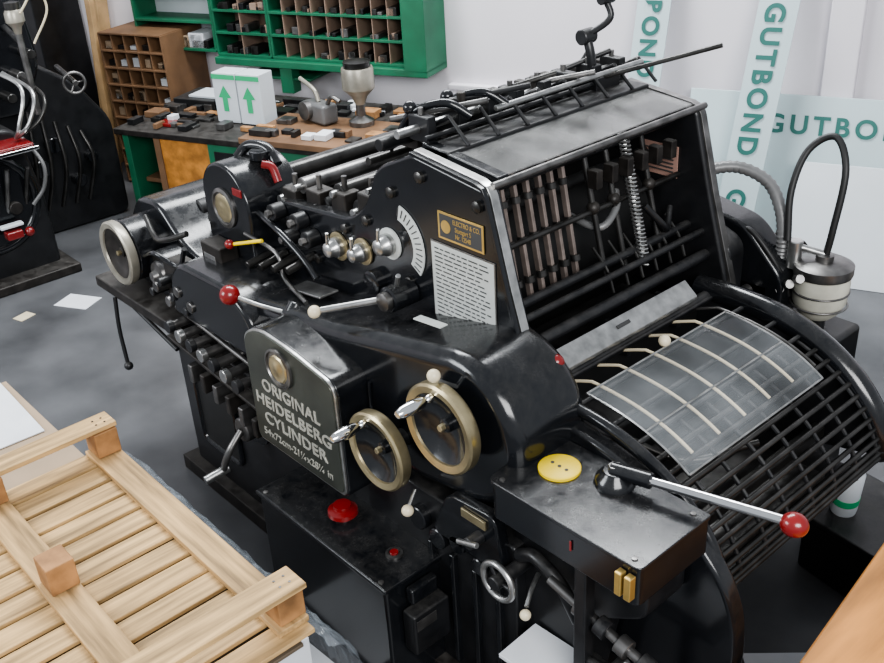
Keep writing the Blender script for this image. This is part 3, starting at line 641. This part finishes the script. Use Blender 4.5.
tube('cable',[(-4.2,.32,1.6),(-4.15,.42,1.72),(-4.15,.46,1.6),(-4.2,.36,1.42)],.007,CREAM)
for k in range(3):
    tube('chrome_arm_%d'%k,[(-4.4,.1+.1*k,1.3-.05*k),(-4.15,.2+.06*k,1.2-.04*k),(-4.1,.12+.06*k,1.0),(-4.15,.1,.92)],.012,STEEL if k<2 else DARK)
box('gear_red_1',(-4.15,-.12,.34),(-4.08,-.02,.39),RED,.01);box('gear_white_1',(-4.15,-.14,.41),(-4.10,.0,.43),BOARDW,.006)
ball('red_grip',(-4.1,.02,.36),.03,RED)
for k in range(9):
    rod('bar_%d'%k,(-4.24,-.9+k*.12,.3+.05*(k%3)),(-4.12,-.85+k*.12,.9-.02*k),.014,STEELD if k%2 else DARK)
    cyl('boss_%d'%k,(-4.26,-.8+k*.1,.5+.06*(k%4)),(-4.16,-.8+k*.1,.5+.06*(k%4)),.04,GRIME)
for k in range(5):
    cyl('side_disc_%d'%k,(-4.87,.3+.12*k,.35+.14*(k%3)),(-4.78,.3+.12*k,.35+.14*(k%3)),.07-.008*k,BLK)
    tube('side_pipe_%d'%k,[(-4.8,.3+.1*k,.2),(-4.7,.35+.1*k,.5),(-4.75,.4+.08*k,.9-.05*k)],.014,DARK)
for k in range(6):
    cyl('tower_shaft_%d'%k,(-4.72,.0+.09*k,1.05+.12*(k%3)),(-4.55,.0+.09*k,1.05+.12*(k%3)),.03,DARK if k%2 else STEELD)
tube('drip_hose',[(-4.2,.15,.9),(-4.1,.2,.75),(-4.12,.18,.6),(-4.15,.1,.5)],.012,HOSE)
box('foot',(-5.65,-1.25,0),(-4.1,.28,.06),GRIME,.01)
PAR[0]=None
wbox('dark_cupboard',-3.0,-1.62,.02,.5,0,2.4,BLK2,.01)
box('paper_sheet',(-3.80,-.02,.001),(-3.57,.14,.004),PAPER,0,rz=.5)
box('paper_sheet.001',(-3.78,-.30,.001),(-3.70,-.2,.004),CREAM,0,rz=.3)
box('paper_sheet.002',(-.60,-.79,.001),(-.15,-.55,.004),PAPER,0,rz=.05)
box('paper_sheet.003',(.72,.35,.001),(1.0,.60,.004),PAPER,0,rz=.8)
# right side
ob=group('orange_crate')
for k in range(3): box('side_plank_%d'%k,(1.08,-.38,.44+k*.09),(1.11,.78,.52+k*.09),ORANGE,.004,rz=.12)
for k in range(4): box('top_board_%d'%k,(1.095+k*.19,-.40+.023*k,.70),(1.275+k*.19,.78+.023*k,.74),ORANGE,.006,rz=.12)
box('bottom',(1.18,-.3,.0),(1.75,.7,.44),WOODE,.01,rz=.12)
tr=group('waste_bin')
prism('bin_body',rpoly([(.56,.98),(.60,1.33),(.90,1.28),(.86,.93)],.03),'Z',0,.225,RUB,.01);prism('bin_rim',rpoly([(.55,.97),(.59,1.35),(.92,1.30),(.87,.92)],.03),'Z',.225,.25,BLK2,.008)
sb=group('spray_bottle')
lathe('bottle',(.66,1.08,.255),(.1,-.1,1),[(0,0),(.045,0),(.047,.02),(.047,.18),(.025,.21),(.014,.22),(0,.22)],BOARDW,28)
lathe('label_band',(.664,1.076,.30),(.1,-.1,1),[(.0475,0),(.0485,.001),(.0485,.03),(.0475,.031)],LGREEN,28)
lathe('cap',(.681,1.059,.47),(.1,-.1,1),[(.018,0),(.018,.04),(0,.045)],RUB,20)
cu=group('tool_cabinet')
box('body',(.55,1.75,.0),(1.3,2.2,.62),BLK2,.01,rz=.1);box('lid',(.53,1.73,.62),(1.32,2.22,.65),GRIME,.01,rz=.1)
for k in range(3): box('drawer_%d'%k,(.60,1.72,.08+.18*k),(1.25,1.76,.23+.18*k),BLK,.006,rz=.1)
box('yellow_tub',(.62,1.8,.66),(.78,1.95,.74),CARD,.01)
lathe('tin',(.9,1.9,.655),(0,0,1),[(0,0),(.06,0),(.06,.12),(.05,.13),(0,.13)],BOARDW,28)
# ---------------------------------------------------------------- light
w=bpy.data.worlds.new('world');bpy.context.scene.world=w;w.use_nodes=True
bg=w.node_tree.nodes['Background'];bg.inputs[0].default_value=(.88,.93,1,1);bg.inputs[1].default_value=.56
def area(nm,loc,tgt,sx,sy,e,col):
    l=bpy.data.lights.new(nm,'AREA');l.shape='RECTANGLE';l.size=sx;l.size_y=sy;l.energy=e;l.color=col
    o=bpy.data.objects.new(nm,l);COL.objects.link(o);o.location=loc;o.rotation_euler=(V(tgt)-V(loc)).to_track_quat('-Z','Y').to_euler()
area('window_light',(4.5,-2.5,4.2),(-.3,.4,.9),3.5,2.2,330,(.98,.98,.98))
area('overhead_fill',(-2.5,1.6,5.0),(-1.6,.8,0),4,1.2,350,(.95,.98,1))  # added overhead panel, gives the black enamel highlights; not a known roof window
area('window_light.001',(-3,-4.5,3.2),(-1,.4,.8),2.5,1.6,160,(.93,.97,1))
try:
    bpy.context.scene.view_settings.look='AgX - Medium High Contrast'
    bpy.context.scene.view_settings.exposure=.15
except Exception: pass
